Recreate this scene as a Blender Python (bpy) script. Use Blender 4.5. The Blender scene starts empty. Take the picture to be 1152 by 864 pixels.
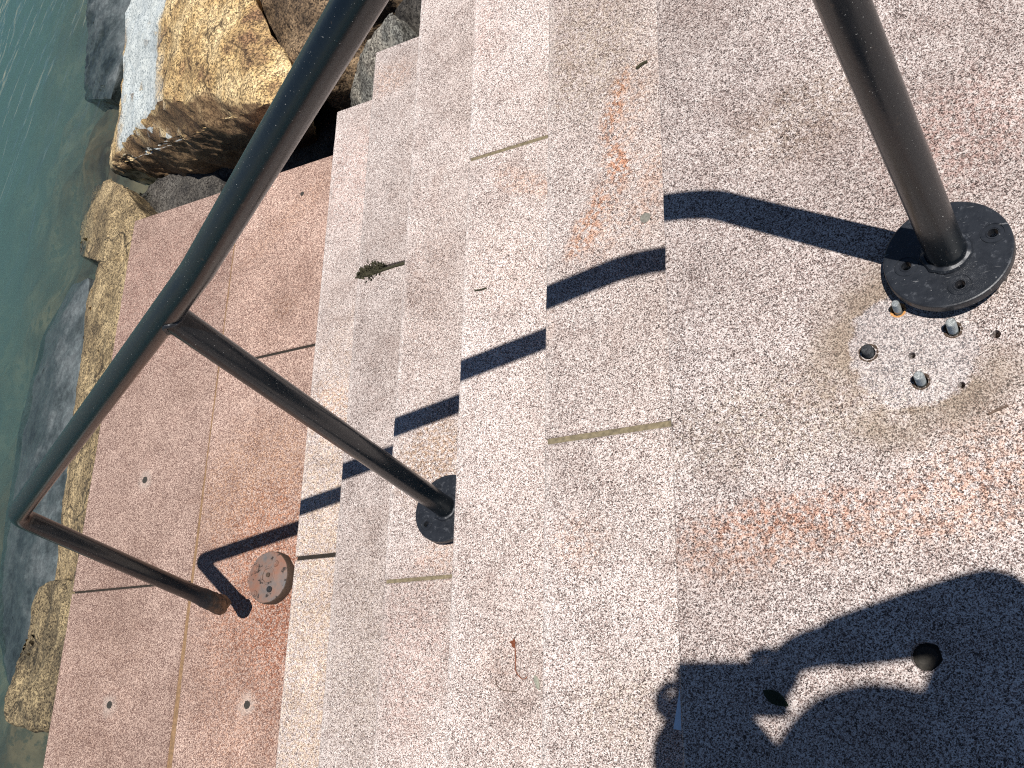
import bpy, bmesh, math, random
import numpy as np
from mathutils import Vector, Matrix, noise
random.seed(7)
S = bpy.context.scene
COL = S.collection

# ------------------------------------------------------------------ camera
CAM = np.array([0.53448, -0.84491, 1.38491]); FPX = 1165.02
RM = np.array([[0.86700962, 0.02052444, -0.49786852],      # image right
               [-0.15752756, -0.93661918, -0.31293702],    # image down
               [-0.47273606, 0.34974742, -0.80882468]])    # view direction
cd = bpy.data.cameras.new('camera'); cam = bpy.data.objects.new('camera', cd); COL.objects.link(cam)
cd.sensor_fit = 'HORIZONTAL'; cd.sensor_width = 36.0; cd.lens = FPX / 1152 * 36.0
cd.clip_start = 0.02; cd.clip_end = 5000
r, d, f = [Vector(v) for v in RM]
u = -d; b = -f
cam.matrix_world = Matrix(((r.x, u.x, b.x, CAM[0]), (r.y, u.y, b.y, CAM[1]), (r.z, u.z, b.z, CAM[2]), (0, 0, 0, 1)))
S.camera = cam

def at(px, py, z):
    """a pixel of the photograph -> the point at height z it looks at"""
    ray = RM.T @ np.array([(px - 576) / FPX, (py - 432) / FPX, 1.0])
    return Vector(CAM + ray * (z - CAM[2]) / ray[2])

# ------------------------------------------------------------------ sky, sun, exposure
SUN = Vector((0.3468, -0.0805, 0.9345)).normalized()
elev = math.asin(SUN.z); azim = math.atan2(SUN.x, SUN.y)
W = bpy.data.worlds.new('World'); S.world = W; W.use_nodes = True
nt = W.node_tree
sky = nt.nodes.new('ShaderNodeTexSky'); sky.sky_type = 'NISHITA'; sky.sun_disc = False
sky.sun_elevation = elev; sky.sun_rotation = azim
sky.air_density = 1.0; sky.dust_density = 0.15; sky.ozone_density = 2.5; sky.altitude = 1200
nt.links.new(sky.outputs[0], nt.nodes['Background'].inputs[0])
nt.nodes['Background'].inputs[1].default_value = 0.05
sd = bpy.data.lights.new('sun', 'SUN'); sd.energy = 5.0; sd.angle = math.radians(0.53); sd.color = (1.0, 0.968, 0.93)
so = bpy.data.objects.new('sun', sd); COL.objects.link(so)
so.rotation_euler = SUN.to_track_quat('Z', 'Y').to_euler(); so.location = (3, -1, 8)
S.view_settings.view_transform = 'Standard'; S.view_settings.look = 'None'
S.view_settings.gamma = 1.0; S.view_settings.use_curve_mapping = False
S.view_settings.exposure = 0.15
S.cycles.use_denoising = False; S.cycles.pixel_filter_type = 'BLACKMAN_HARRIS'; S.cycles.filter_width = 1.15
S.cycles.sample_clamp_indirect = 4
S.cycles.max_bounces = 6; S.cycles.transparent_max_bounces = 8
S.cycles.caustics_reflective = False; S.cycles.caustics_refractive = False

# ------------------------------------------------------------------ dimensions (metres)
T = 0.32; H = 0.19746; HB = 0.21089                     # tread, riser, last riser
ZB = -5 * H - HB                                        # lower landing
XI = -5 * T; XJ = XI - 0.6577; XB = XI - 1.2792         # riser foot, course joint, outer edge
YE = 1.3442                                             # end of the flight beside the boulders
ZW = -1.93                                              # water level
def ztread(k): return -k * H if k < 6 else ZB

# ------------------------------------------------------------------ helpers
def obj(name, bm, mat, parent=None, smooth=False):
    me = bpy.data.meshes.new(name)
    if isinstance(bm, bmesh.types.BMesh):
        bmesh.ops.recalc_face_normals(bm, faces=bm.faces)
        if smooth:
            for fc in bm.faces: fc.smooth = True
        bm.to_mesh(me); bm.free()
        if smooth: me.set_sharp_from_angle(angle=math.radians(38))
    else:
        me.from_pydata(*bm); me.update()
    for m in (mat if isinstance(mat, (list, tuple)) else [mat]): me.materials.append(m)
    o = bpy.data.objects.new(name, me); COL.objects.link(o)
    if parent:
        o.parent = parent
        # mesh parts keep world coordinates: only the Empty at the thing's base carries an offset
        o.matrix_parent_inverse = Matrix.Translation(-Vector(parent.location)) if parent.data is None else Matrix.Identity(4)
    return o
def tag(o, label=None, cat=None, group=None, kind=None):
    if label: o['label'] = label
    if cat: o['category'] = cat
    if group: o['group'] = group
    if kind: o['kind'] = kind
    return o
def thing(name, loc, label, cat, group=None):
    o = bpy.data.objects.new(name, None); COL.objects.link(o); o.location = loc; o.empty_display_size = .1
    return tag(o, label, cat, group)
def frame(n):
    n = Vector(n).normalized()
    a = Vector((0, 0, 1)) if abs(n.z) < .9 else Vector((1, 0, 0))
    x = n.cross(a).normalized(); return x, n.cross(x).normalized()
def add_tube(bm, pts, radii, seg=24, cap=True, wob=None):
    pts = [Vector(p) for p in pts]
    if not hasattr(radii, '__len__'): radii = [radii] * len(pts)
    rings = []; x = None
    for i, p in enumerate(pts):
        t = (pts[min(i + 1, len(pts) - 1)] - pts[max(i - 1, 0)]).normalized()
        if x is None: x, y = frame(t)
        else:
            x = (x - t * x.dot(t)).normalized(); y = t.cross(x)
        ring = []
        for k in range(seg):
            a = 2 * math.pi * k / seg
            v = x * math.cos(a) + t.cross(x) * math.sin(a)
            rr = radii[i] * (1 + (wob(p + v * radii[i]) if wob else 0))
            ring.append(bm.verts.new(p + v * rr))
        rings.append(ring)
    for A, B in zip(rings, rings[1:]):
        for k in range(seg):
            bm.faces.new((A[k], A[(k + 1) % seg], B[(k + 1) % seg], B[k]))
    if cap:
        bm.faces.new(rings[0][::-1]); bm.faces.new(rings[-1])
    return rings
def fillet(P, R, n=14):
    """polyline with rounded corners; R one radius per inner corner"""
    P = [Vector(p) for p in P]; out = [P[0]]
    for i in range(1, len(P) - 1):
        a = (P[i - 1] - P[i]).normalized(); c = (P[i + 1] - P[i]).normalized()
        th = a.angle(c); tl = R[i - 1] / math.tan(th / 2)
        cen = P[i] + (a + c).normalized() * (R[i - 1] / math.sin(th / 2))
        s = P[i] + a * tl - cen; e = P[i] + c * tl - cen
        w = s.angle(e)
        for k in range(n + 1):
            q = k / n
            out.append(cen + (s * math.sin((1 - q) * w) + e * math.sin(q * w)) / math.sin(w))
    out.append(P[-1]); return out
def densify(P, step):
    out = [P[0]]
    for a, c in zip(P, P[1:]):
        n = max(1, int((c - a).length / step))
        out += [a.lerp(c, k / n) for k in range(1, n + 1)]
    return out
def add_lathe(bm, prof, cen, axis, seg=32, wob=0):
    x, y = frame(axis); ax = Vector(axis).normalized(); cen = Vector(cen); rings = []
    for rr, h in prof:
        ring = []
        for k in range(seg):
            a = 2 * math.pi * k / seg
            q = rr * (1 + (wob * noise.noise(Vector((math.cos(a) * 3, math.sin(a) * 3, h * 60 + cen.x * 9))) if wob else 0))
            ring.append(bm.verts.new(cen + ax * h + (x * math.cos(a) + y * math.sin(a)) * q))
        rings.append(ring)
    for A, B in zip(rings, rings[1:]):
        for k in range(seg): bm.faces.new((A[k], A[(k + 1) % seg], B[(k + 1) % seg], B[k]))
    bm.faces.new(rings[0][::-1]); bm.faces.new(rings[-1])
def add_torus(bm, cen, axis, R, rr, seg=32, ms=8, wob=0):
    x, y = frame(axis); ax = Vector(axis).normalized(); cen = Vector(cen); rings = []
    for k in range(seg):
        a = 2 * math.pi * k / seg; e = x * math.cos(a) + y * math.sin(a)
        q = rr * (1 + wob * noise.noise(Vector((math.cos(a) * 4, math.sin(a) * 4, R * 50))))
        rings.append([bm.verts.new(cen + e * (R + q * math.cos(2 * math.pi * m / ms)) + ax * q * math.sin(2 * math.pi * m / ms)) for m in range(ms)])
    for k in range(seg):
        A = rings[k]; B = rings[(k + 1) % seg]
        for m in range(ms): bm.faces.new((A[m], A[(m + 1) % ms], B[(m + 1) % ms], B[m]))

# ------------------------------------------------------------------ materials
class NG:
    def __init__(s, name):
        s.m = bpy.data.materials.new(name); s.m.use_nodes = True; s.t = s.m.node_tree; s.n = s.t.nodes
        s.bsdf = s.n['Principled BSDF']; s.out = s.n['Material Output']
    def node(s, t, **kw):
        n = s.n.new(t)
        for k, v in kw.items(): setattr(n, k, v)
        return n
    def lk(s, a, b): s.t.links.new(a, b)
    def pos(s):
        if not hasattr(s, '_p'): s._p = s.node('ShaderNodeNewGeometry').outputs['Position']
        return s._p
    def math(s, op, a, b=None, c=None, clamp=False):
        n = s.node('ShaderNodeMath', operation=op, use_clamp=clamp)
        for i, v in enumerate((a, b, c)):
            if v is None: continue
            if isinstance(v, (int, float)): n.inputs[i].default_value = v
            else: s.lk(v, n.inputs[i])
        return n.outputs[0]
    def vmath(s, op, a, b):
        n = s.node('ShaderNodeVectorMath', operation=op)
        for i, v in enumerate((a, b)):
            if isinstance(v, (tuple, list, Vector)): n.inputs[i].default_value = tuple(v)
            else: s.lk(v, n.inputs[i])
        return n.outputs[0]
    def noise(s, scale, detail=3, rough=.55, vec=None, off=(0, 0, 0), dist=0):
        n = s.node('ShaderNodeTexNoise'); n.inputs['Scale'].default_value = scale; n.inputs['Detail'].default_value = detail
        n.inputs['Roughness'].default_value = rough; n.inputs['Distortion'].default_value = dist
        v = vec if vec is not None else s.pos()
        if any(off): v = s.vmath('ADD', v, off)
        s.lk(v, n.inputs['Vector']); return n.outputs['Fac']
    def voro(s, scale, out='Color', vec=None, feature='F1'):
        n = s.node('ShaderNodeTexVoronoi', feature=feature); n.inputs['Scale'].default_value = scale
        s.lk(vec if vec is not None else s.pos(), n.inputs['Vector']); return n.outputs[out]
    def ramp(s, fac, stops, interp='LINEAR'):
        n = s.node('ShaderNodeValToRGB'); n.color_ramp.interpolation = interp
        e = n.color_ramp.elements
        while len(e) < len(stops): e.new(.5)
        for i, (p, c) in enumerate(stops):
            e[i].position = p; e[i].color = (*c, 1) if len(c) == 3 else c
        s.lk(fac, n.inputs[0]); return n.outputs[0]
    def smooth(s, v, a, b):
        n = s.node('ShaderNodeMapRange', interpolation_type='SMOOTHSTEP')
        n.inputs[1].default_value = a; n.inputs[2].default_value = b
        s.lk(v, n.inputs[0]); return n.outputs[0]
    def mix(s, fac, a, b, mode='MIX'):
        n = s.node('ShaderNodeMix', data_type='RGBA', blend_type=mode)
        for i, v in ((0, fac), (6, a), (7, b)):
            if isinstance(v, (int, float)): n.inputs[i].default_value = v
            elif isinstance(v, tuple): n.inputs[i].default_value = (*v, 1) if len(v) == 3 else v
            else: s.lk(v, n.inputs[i])
        return n.outputs[2]
    def bump(s, h, strength, dist):
        n = s.node('ShaderNodeBump'); n.inputs['Strength'].default_value = strength; n.inputs['Distance'].default_value = dist
        s.lk(h, n.inputs['Height']); s.lk(n.outputs[0], s.bsdf.inputs['Normal']); return n
    def spot(s, cen, rx, ry, ang, soft=.5, nz=None, namt=.6):
        """0..1 mask of a stain: an ellipse on the ground plane with a ragged edge"""
        v = s.vmath('SUBTRACT', s.pos(), tuple(cen))
        n = s.node('ShaderNodeVectorRotate', rotation_type='Z_AXIS'); s.lk(v, n.inputs['Vector']); n.inputs['Angle'].default_value = -ang
        v = s.vmath('MULTIPLY', n.outputs[0], (1 / rx, 1 / ry, 0.0))
        l = s.node('ShaderNodeVectorMath', operation='LENGTH'); s.lk(v, l.inputs[0]); l = l.outputs['Value']
        if nz is not None: l = s.math('ADD', l, s.math('MULTIPLY', s.math('SUBTRACT', nz, .5), namt * 2))
        return s.math('SUBTRACT', 1.0, s.smooth(l, 1 - soft, 1 + soft))

def granite(name, dark, mid, pink, pale, gain=1.0, stains=(), nsc=1.0, seed=0, extra=None, grain=780, bands=None):
    g = NG(name)
    off = (seed * 3.17, seed * 1.93, seed * .71)
    warp = g.noise(150, 2, off=off)
    p = g.vmath('ADD', g.pos(), off)
    wv = g.node('ShaderNodeTexNoise'); wv.inputs['Scale'].default_value = 420; g.lk(p, wv.inputs['Vector'])
    p = g.vmath('ADD', p, g.vmath('MULTIPLY', g.vmath('SUBTRACT', wv.outputs['Color'], (.5, .5, .5)), (.004, .004, .004)))
    v1 = g.voro(grain, vec=p); v2 = g.voro(grain * .62, vec=g.vmath('ADD', p, (5, 3, 1)))
    s1 = g.node('ShaderNodeSeparateColor'); g.lk(v1, s1.inputs[0])
    s2 = g.node('ShaderNodeSeparateColor'); g.lk(v2, s2.inputs[0])
    val = g.math('ADD', g.math('MULTIPLY', s1.outputs[0], .66), g.math('MULTIPLY', s2.outputs[0], .34))
    # the minerals gather: a slow drift moves the whole mix darker or paler
    drift = g.math('SUBTRACT', g.noise(14, 4, .6, off=off), .5)
    val = g.math('ADD', val, g.math('MULTIPLY', drift, .20))
    col = g.ramp(val, [(.22, dark), (.37, mid), (.50, pink), (.63, pale), (.80, tuple(min(.9, c * 1.25) for c in pale))])
    big = g.noise(2.3, 5, .6, off=off)
    col = g.mix(1.0, col, g.ramp(big, [(.3, (.79, .75, .725)), (.7, (1.1, 1.09, 1.08))]), 'MULTIPLY')
    mid_n = g.noise(7.5, 6, .68, off=(off[0] + 4, off[1], off[2] + 2), dist=.8)
    col = g.mix(1.0, col, g.ramp(mid_n, [(.34, (.88, .845, .83)), (.5, (1, 1, 1)), (.66, (1.06, 1.045, 1.04))]), 'MULTIPLY')
    rag = g.noise(26, 5, .65, off=(3, 1, 7))
    rag2 = g.noise(110, 3, .6, off=(9, 4, 2))
    for (c, rx, ry, an, sc, st) in stains:
        m = g.spot(c, rx, ry, an, .55, rag, .75)
        m = g.math('MULTIPLY', m, g.math('MULTIPLY', g.smooth(rag2, .40, .60), st * .92))
        col = g.mix(m, col, g.mix(1.0, col, sc, 'MULTIPLY'))
    # scattered lichen freckles and grit
    fr = g.noise(95, 2, .5, off=(11, 5, 2))
    col = g.mix(g.math('MULTIPLY', g.smooth(fr, .685, .74), .6), col, (.09, .075, .06))
    if extra: col = extra(g, col, rag)
    if bands:
        # a rubbed paler nosing, and silt lying against the foot of the riser
        sx = g.node('ShaderNodeSeparateXYZ'); g.lk(g.pos(), sx.inputs[0])
        xx = g.math('ADD', g.math('ADD', sx.outputs['X'], bands * T), g.math('MULTIPLY', g.math('SUBTRACT', rag, .5), .022))
        col = g.mix(g.math('MULTIPLY', g.math('SUBTRACT', 1.0, g.smooth(xx, .004, .022)), g.math('MULTIPLY', g.smooth(rag2, .35, .6), .20)), col, (.70, .66, .62))
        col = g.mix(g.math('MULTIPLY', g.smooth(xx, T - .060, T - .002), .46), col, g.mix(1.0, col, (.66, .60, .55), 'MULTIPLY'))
    col = g.mix(1.0, col, (gain, gain, gain), 'MULTIPLY')
    g.lk(col, g.bsdf.inputs['Base Color'])
    g.bsdf.inputs['Roughness'].default_value = .82; g.bsdf.inputs['Specular IOR Level'].default_value = .3
    h = g.math('ADD', g.math('MULTIPLY', val, .6), g.math('MULTIPLY', g.noise(40, 4, .6), 1.2))
    g.bump(h, .35, .0016)
    return g.m

RUST = (.98, .74, .60); ORANGE = (1.0, .86, .77); BROWN = (.72, .56, .40); OLIVE = (.74, .68, .54); GREY = (.62, .60, .60); CREAM = (1.06, .96, .80); PINK = (1.0, .78, .72)
gD, gM, gP, gW = (.047, .038, .035), (.215, .165, .150), (.43, .328, .292), (.70, .638, .600)
RING = at(1026, 392, 0)
def ring_mark(g, col, rag):
    """the clean disc the base plate left, with a grimy rim"""
    v = g.vmath('MULTIPLY', g.vmath('SUBTRACT', g.pos(), tuple(RING)), (1, 1, 0))
    l = g.node('ShaderNodeVectorMath', operation='LENGTH'); g.lk(v, l.inputs[0]); l = l.outputs['Value']
    l = g.math('ADD', l, g.math('MULTIPLY', g.math('SUBTRACT', g.noise(18, 5, .7, off=(2, 6, 4)), .5), .075))
    rim = g.math('MULTIPLY', g.smooth(l, .078, .088), g.math('SUBTRACT', 1.0, g.smooth(l, .095, .175)))
    inside = g.math('SUBTRACT', 1.0, g.smooth(l, .074, .086))
    col = g.mix(g.math('MULTIPLY', g.math('MULTIPLY', rim, g.smooth(g.noise(9, 3), .36, .60)), .85), col, g.mix(.35, g.mix(1.0, col, (.70, .60, .47), 'MULTIPLY'), (.26, .215, .165)))
    return g.mix(g.math('MULTIPLY', inside, .16), col, (.52, .53, .55))
M = {}
M['landing'] = granite('granite_landing', gD, gM, gP, gW, .88, [
    (at(960, 585, 0), .34, .050, .03, (1.0, .87, .80), 1.0), (at(900, 572, 0), .14, .025, .06, (.92, .74, .66), .7), (at(1000, 590, 0), .12, .02, -.05, (.90, .74, .64), .6), (at(850, 610, 0), .11, .05, .2, RUST, .6), (at(1120, 520, 0), .09, .06, .3, RUST, .7),
    (at(960, 170, 0), .30, .26, 0, (.80, .755, .755), .75), (at(1080, 150, 0), .1, .08, .3, PINK, .7), (at(900, 130, 0), .10, .07, .4, OLIVE, .55), (at(880, 470, 0), .2, .07, .1, OLIVE, .5),
    (at(800, 60, 0), .12, .2, .2, GREY, .45), (at(790, 420, 0), .05, .2, .0, GREY, .5)], seed=1, extra=ring_mark)
M['tread1'] = granite('granite_tread_one', gD, gM, gP, gW, 0.97, [
    (at(690, 120, -H), .020, .07, -.35, (.95, .66, .50), 1.0), (at(695, 180, -H), .022, .05, .3, (.95, .66, .50), 1.0), (at(660, 255, -H), .025, .07, -.5, (.95, .68, .52), 1.0), (at(700, 150, -H), .040, .15, -.28, ORANGE, .9), (at(685, 245, -H), .05, .11, -.35, ORANGE, .9), (at(735, 210, -H), .03, .1, -.2, RUST, .6),
    (at(660, 60, -H), .12, .16, .1, OLIVE, .55), (at(650, 610, -H), .05, .05, 0, RUST, .5), (at(700, 800, -H), .08, .06, 0, OLIVE, .4),
    (at(616, 360, -H), .012, .05, 0, RUST, .6)], seed=2, bands=1)
M['tread2'] = granite('granite_tread_two', gD, gM, gP, gW, 1.10, [
    (at(590, 205, -2 * H), .09, .03, -.5, RUST, .7), (at(560, 300, -2 * H), .1, .12, .3, ORANGE, .35), (at(560, 740, -2 * H), .05, .05, 0, ORANGE, .4),
    (at(525, 40, -2 * H), .1, .15, 0, PINK, .4)], seed=3, bands=2)
M['tread3'] = granite('granite_tread_three', gD, gM, gP, gW, 1.02, [
    (at(485, 520, -3 * H), .09, .11, 0, BROWN, .9), (at(500, 625, -3 * H), .07, .05, 0, ORANGE, .9), (at(480, 330, -3 * H), .08, .3, 0, ORANGE, .3),
    (at(460, 740, -3 * H), .1, .2, 0, PINK, .5)], seed=4, bands=3)
M['tread4'] = granite('granite_tread_four', gD, gM, gP, gW, 0.93, [
    (at(430, 92, -4 * H), .12, .06, 0, ORANGE, .9), (at(415, 380, -4 * H), .05, .35, 0, GREY, .3), (at(400, 740, -4 * H), .1, .3, 0, OLIVE, .3)], seed=5, bands=4)
M['tread5'] = granite('granite_tread_five', gD, gM, gP, gW, 1.06, [
    (at(355, 700, -5 * H), .22, .75, 0, CREAM, 1.0), (at(380, 460, -5 * H), .12, .09, 0, ORANGE, .8), (at(400, 200, -5 * H), .2, .2, 0, PINK, .5)], seed=6, bands=5)
lD, lM, lP, lW = (.112, .066, .054), (.168, .100, .083), (.230, .139, .115), (.53, .400, .330)
ST = at(301, 649, ZB + .034)
inner_st = [(ST, .24, .28, 0, (.90, .66, .54), 1.0), (at(275, 740, ZB), .2, .45, 0, (.96, .82, .72), .9), (at(290, 540, ZB), .3, .2, .3, (.95, .80, .62), .8),
            (at(318, 720, ZB), .10, .28, 0, (.80, .64, .57), .9), (at(310, 290, ZB), .28, .55, 0, (1.32, 1.30, 1.28), 1.0), (at(330, 240, ZB), .3, .05, .6, (.8, .7, .6), .5), (at(320, 345, ZB), .06, .05, 0, (.5, .42, .36), .8)]
def plug_halo(g, col, rag):
    for c in ((163, 540), (123, 793), (278, 793)):
        m = g.spot(at(*c, ZB), .032, .034, 0, .5, rag, .9)
        col = g.mix(g.math('MULTIPLY', m, .38), col, (.50, .43, .37))
    return col
M['inner'] = granite('granite_lower_inner', lD, lM, lP, lW, 1.06, inner_st, seed=7, extra=plug_halo, grain=560)
M['outer'] = granite('granite_lower_outer', lD, lM, lP, lW, .93, [(at(190, 330, ZB), .4, .3, 0, (.95, .8, .78), .6), (at(100, 780, ZB), .3, .3, 0, (.85, .78, .72), .5)], seed=8, extra=plug_halo, grain=560)

def simple(name, col, rough=.7, metal=0, var=.25, sc=40, bump=0, spec=.5):
    g = NG(name)
    n = g.noise(sc, 5, .6)
    c = g.mix(1.0, col, g.ramp(n, [(.25, (1 - var,) * 3), (.75, (1 + var,) * 3)]), 'MULTIPLY')
    g.lk(c, g.bsdf.inputs['Base Color']); g.bsdf.inputs['Roughness'].default_value = rough; g.bsdf.inputs['Metallic'].default_value = metal
    g.bsdf.inputs['Specular IOR Level'].default_value = spec
    if bump: g.bump(n, bump, .002)
    return g.m
M['mortar'] = simple('joint_mortar', (.19, .155, .095), .95, 0, .55, 120, .6)
M['sand'] = simple('sandy_joint', (.24, .145, .075), .95, 0, .5, 110, .6)
M['plug'] = simple('grey_filler', (.20, .19, .16), .9, 0, .4, 200, .4)
M['darkplug'] = simple('dark_filler', (.038, .034, .028), .9, 0, .5, 200, .4)
M['zinc'] = simple('zinc_bolt', (.50, .52, .50), .38, .8, .35, 300, .3)
M['rust'] = simple('rusty_iron', (.22, .10, .05), .85, .1, .6, 90, .8)
M['darkrust'] = simple('dark_rust', (.07, .045, .03), .9, 0, .5, 200, .5); M['orangerust'] = simple('orange_rust', (.55, .27, .09), .9, 0, .4, 200, .5); M['darkmetal'] = simple('dark_metal', (.05, .052, .055), .45, .5, .4, 200, .5)
M['leaf'] = simple('dark_leaf', (.030, .042, .012), .45, 0, .4, 160)
M['weed'] = simple('dry_moss', (.040, .036, .018), .95, 0, .6, 300, .5)
M['stem'] = simple('red_brown_stem', (.20, .055, .02), .7, 0, .3, 200)
M['strand'] = simple('grey_brown_strand', (.13, .085, .06), .8, 0, .3, 200)
M['plastic'] = simple('pale_plastic', (.62, .70, .78), .35, 0, .1, 60)
M['chip'] = simple('grey_green_chip', (.28, .28, .22), .9, 0, .4, 200, .5)

def paint():
    g = NG('black_paint')
    n = g.noise(18, 5, .6); fl = g.noise(420, 2, .5, off=(2, 7, 1)); sc = g.noise(60, 4, .7, off=(4, 0, 3))
    c = g.ramp(n, [(.3, (.0030, .0062, .0095)), (.7, (.005, .0085, .0120))])
    c = g.mix(g.math('MULTIPLY', g.smooth(sc, .665, .71), .55), c, (.055, .042, .033))
    c = g.mix(g.math('MULTIPLY', g.smooth(fl, .715, .74), .8), c, (.42, .42, .40))
    g.lk(c, g.bsdf.inputs['Base Color'])
    g.lk(g.ramp(n, [(.3, (.20,) * 3), (.7, (.29,) * 3)]), g.bsdf.inputs['Roughness'])
    g.bsdf.inputs['Specular IOR Level'].default_value = .62
    g.bump(g.math('ADD', g.noise(160, 3, .6), g.math('MULTIPLY', g.noise(30, 2), 1.5)), .12, .0012)
    return g.m
M['paint'] = paint()
def paint_worn():
    g = NG('worn_black_paint')
    n = g.noise(60, 5, .65); sc = g.noise(95, 5, .75, off=(4, 0, 3)); st = g.noise(260, 2, .5, off=(1, 5, 3))
    c = g.ramp(n, [(.3, (.010, .012, .016)), (.7, (.024, .027, .033))])
    c = g.mix(g.math('MULTIPLY', g.smooth(sc, .56, .66), .6), c, (.085, .09, .10))
    c = g.mix(g.math('MULTIPLY', g.smooth(st, .72, .76), .7), c, (.32, .32, .31))
    lv = g.vmath('MULTIPLY', g.pos(), (40, 260, 40)); ln = g.noise(1, 2, .5, vec=lv, dist=1.2)
    c = g.mix(g.math('MULTIPLY', g.smooth(ln, .70, .74), .55), c, (.25, .25, .25))
    g.lk(c, g.bsdf.inputs['Base Color']); g.bsdf.inputs['Roughness'].default_value = .42
    g.bump(g.math('ADD', sc, n), .35, .0015)
    return g.m
M['plate'] = paint_worn()
def rust_mix(name, a, b2, c3, sc):
    g = NG(name)
    n = g.noise(sc, 6, .65); n2 = g.noise(sc * 3.1, 4, .6, off=(3, 8, 1))
    c = g.ramp(n, [(.32, a), (.5, b2), (.66, c3)])
    c = g.mix(g.smooth(n2, .58, .66), c, (.03, .022, .018))
    g.lk(c, g.bsdf.inputs['Base Color']); g.bsdf.inputs['Roughness'].default_value = .75
    g.bump(g.math('ADD', n, n2), .8, .004); return g.m
def rustend():
    g = NG('rusted_pipe_end')
    d_ = g.node('ShaderNodeVectorMath', operation='DISTANCE'); g.lk(g.pos(), d_.inputs[0]); d_.inputs[1].default_value = (-1.928, -.373, -1.034)
    n = g.noise(45, 6, .65); n2 = g.noise(140, 4, .6, off=(3, 8, 1))
    far = g.smooth(d_.outputs['Value'], .07, .165)
    t = g.math('ADD', g.smooth(d_.outputs['Value'], .015, .14), g.math('MULTIPLY', g.math('MULTIPLY', g.math('SUBTRACT', n, .5), 1.6), g.math('SUBTRACT', 1.0, far)))
    c = g.ramp(t, [(.10, (.10, .05, .026)), (.28, (.05, .029, .019)), (.50, (.022, .018, .016)), (.8, (.006, .010, .014))])
    c = g.mix(g.math('MULTIPLY', g.smooth(n2, .60, .68), g.math('SUBTRACT', 1.0, far)), c, (.025, .018, .014))
    g.lk(c, g.bsdf.inputs['Base Color']); g.lk(g.ramp(far, [(0, (.7,) * 3), (1, (.25,) * 3)]), g.bsdf.inputs['Roughness'])
    g.bump(g.math('MULTIPLY', g.math('ADD', n, n2), g.math('SUBTRACT', 1.0, far)), .8, .004); return g.m
M['rustend'] = rustend()
M['disc'] = rust_mix('rusted_disc', (.105, .115, .12), (.19, .13, .105), (.24, .115, .075), 15)

# ------------------------------------------------------------------ the flight of granite steps
stairs = thing('granite_steps', (-1.3, 0, ZB - .26), 'flight of pink grey speckled granite steps running down to a lower landing by the water', 'steps')
def block(x0, x1, y0, y1, z0, z1, mat, name='step_block', nose0=True, nose1=False, fx0=None, step=.025, amp=.0011, seed=0):
    """a granite block with a softly chipped arris on its x0 side (and, if nose1, on its x1 side)"""
    bm = bmesh.new(); ch = .0035
    ny = max(2, int((y1 - y0) / step)); rows = []
    ys = [y0, y0 + ch] + [y0 + (y1 - y0) * k / ny for k in range(1, ny)] + [y1 - ch, y1]
    for i, y in enumerate(ys):
        end = i == 0 or i == len(ys) - 1
        a = x0 if fx0 is None else fx0(y)
        n1 = noise.noise(Vector((y * 9, seed * 5.3, z1))) * amp + noise.noise(Vector((y * 41, seed * 3.1, z1))) * amp * .8
        n2 = noise.noise(Vector((y * 55, seed * 2.3, z1 + 9))) * amp * .7
        n1 = min(n1, .0008)
        dz = ch if end else 0
        zt = z1 - dz
        prof = [(a, z0), (a - n1 * .3, z1 - ch - abs(n2) - dz), (a + ch * .3 - n1, z1 - ch * .3 - dz), (a + ch + abs(n2), zt),
                (x1 - ch, zt), (x1 - (0 if nose1 else 0), z1 - ch - dz), (x1, z0)]
        rows.append([bm.verts.new((px, y, pz)) for px, pz in prof])
    for A, B in zip(rows, rows[1:]):
        for k in range(7): bm.faces.new((A[k], A[(k + 1) % 7], B[(k + 1) % 7], B[k]))
    bm.faces.new(rows[0]); bm.faces.new(rows[-1][::-1])
    return obj(name, bm, mat, stairs)
G = .0035
YS = -3.4
joints = {1: [-.284, -1.93], 2: [.519, -1.14, -2.77], 3: [-.432, -2.06], 4: [.543, -1.12, -2.75], 5: [-.257, -1.90]}
gap = {1: .0055, 2: .0045, 3: .0045, 4: .0035, 5: .0065}
for k in range(1, 6):
    ends = [YE] + joints[k] + [YS]
    for i in range(len(ends) - 1):
        y1 = ends[i] - (gap[k] if i else 0); y0 = ends[i + 1] + (gap[k] if i < len(ends) - 2 else 0)
        block(-k * T, -(k - 1) * T + .055, y0, y1, ztread(k + 1) + .002 if k < 5 else ZB + .002, ztread(k), M['tread%d' % k], seed=k * 7 + i)
# lower landing: an inner and an outer course with a sandy joint that widens towards the viewer's left
def jw(y): return .004 + .0155 * max(0, min(1.25, .2 - y))
for i, (y0, y1) in enumerate([(.56 + .005, YE), (-1.2, .56 - .005), (YS, -1.21)]):
    block(XJ, XI + .055, y0, y1, ZB - .26, ZB, M['inner'], seed=60 + i, fx0=lambda y: XJ + jw(y), amp=.0018)
for i, (y0, y1) in enumerate([(-.249 + .004, YE), (-1.93, -.249 - .004), (YS, -1.94)]):
    bm_o = block(XB, XJ - .004, y0, y1, ZB - .26, ZB, M['outer'], seed=70 + i, amp=.0022)
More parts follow.
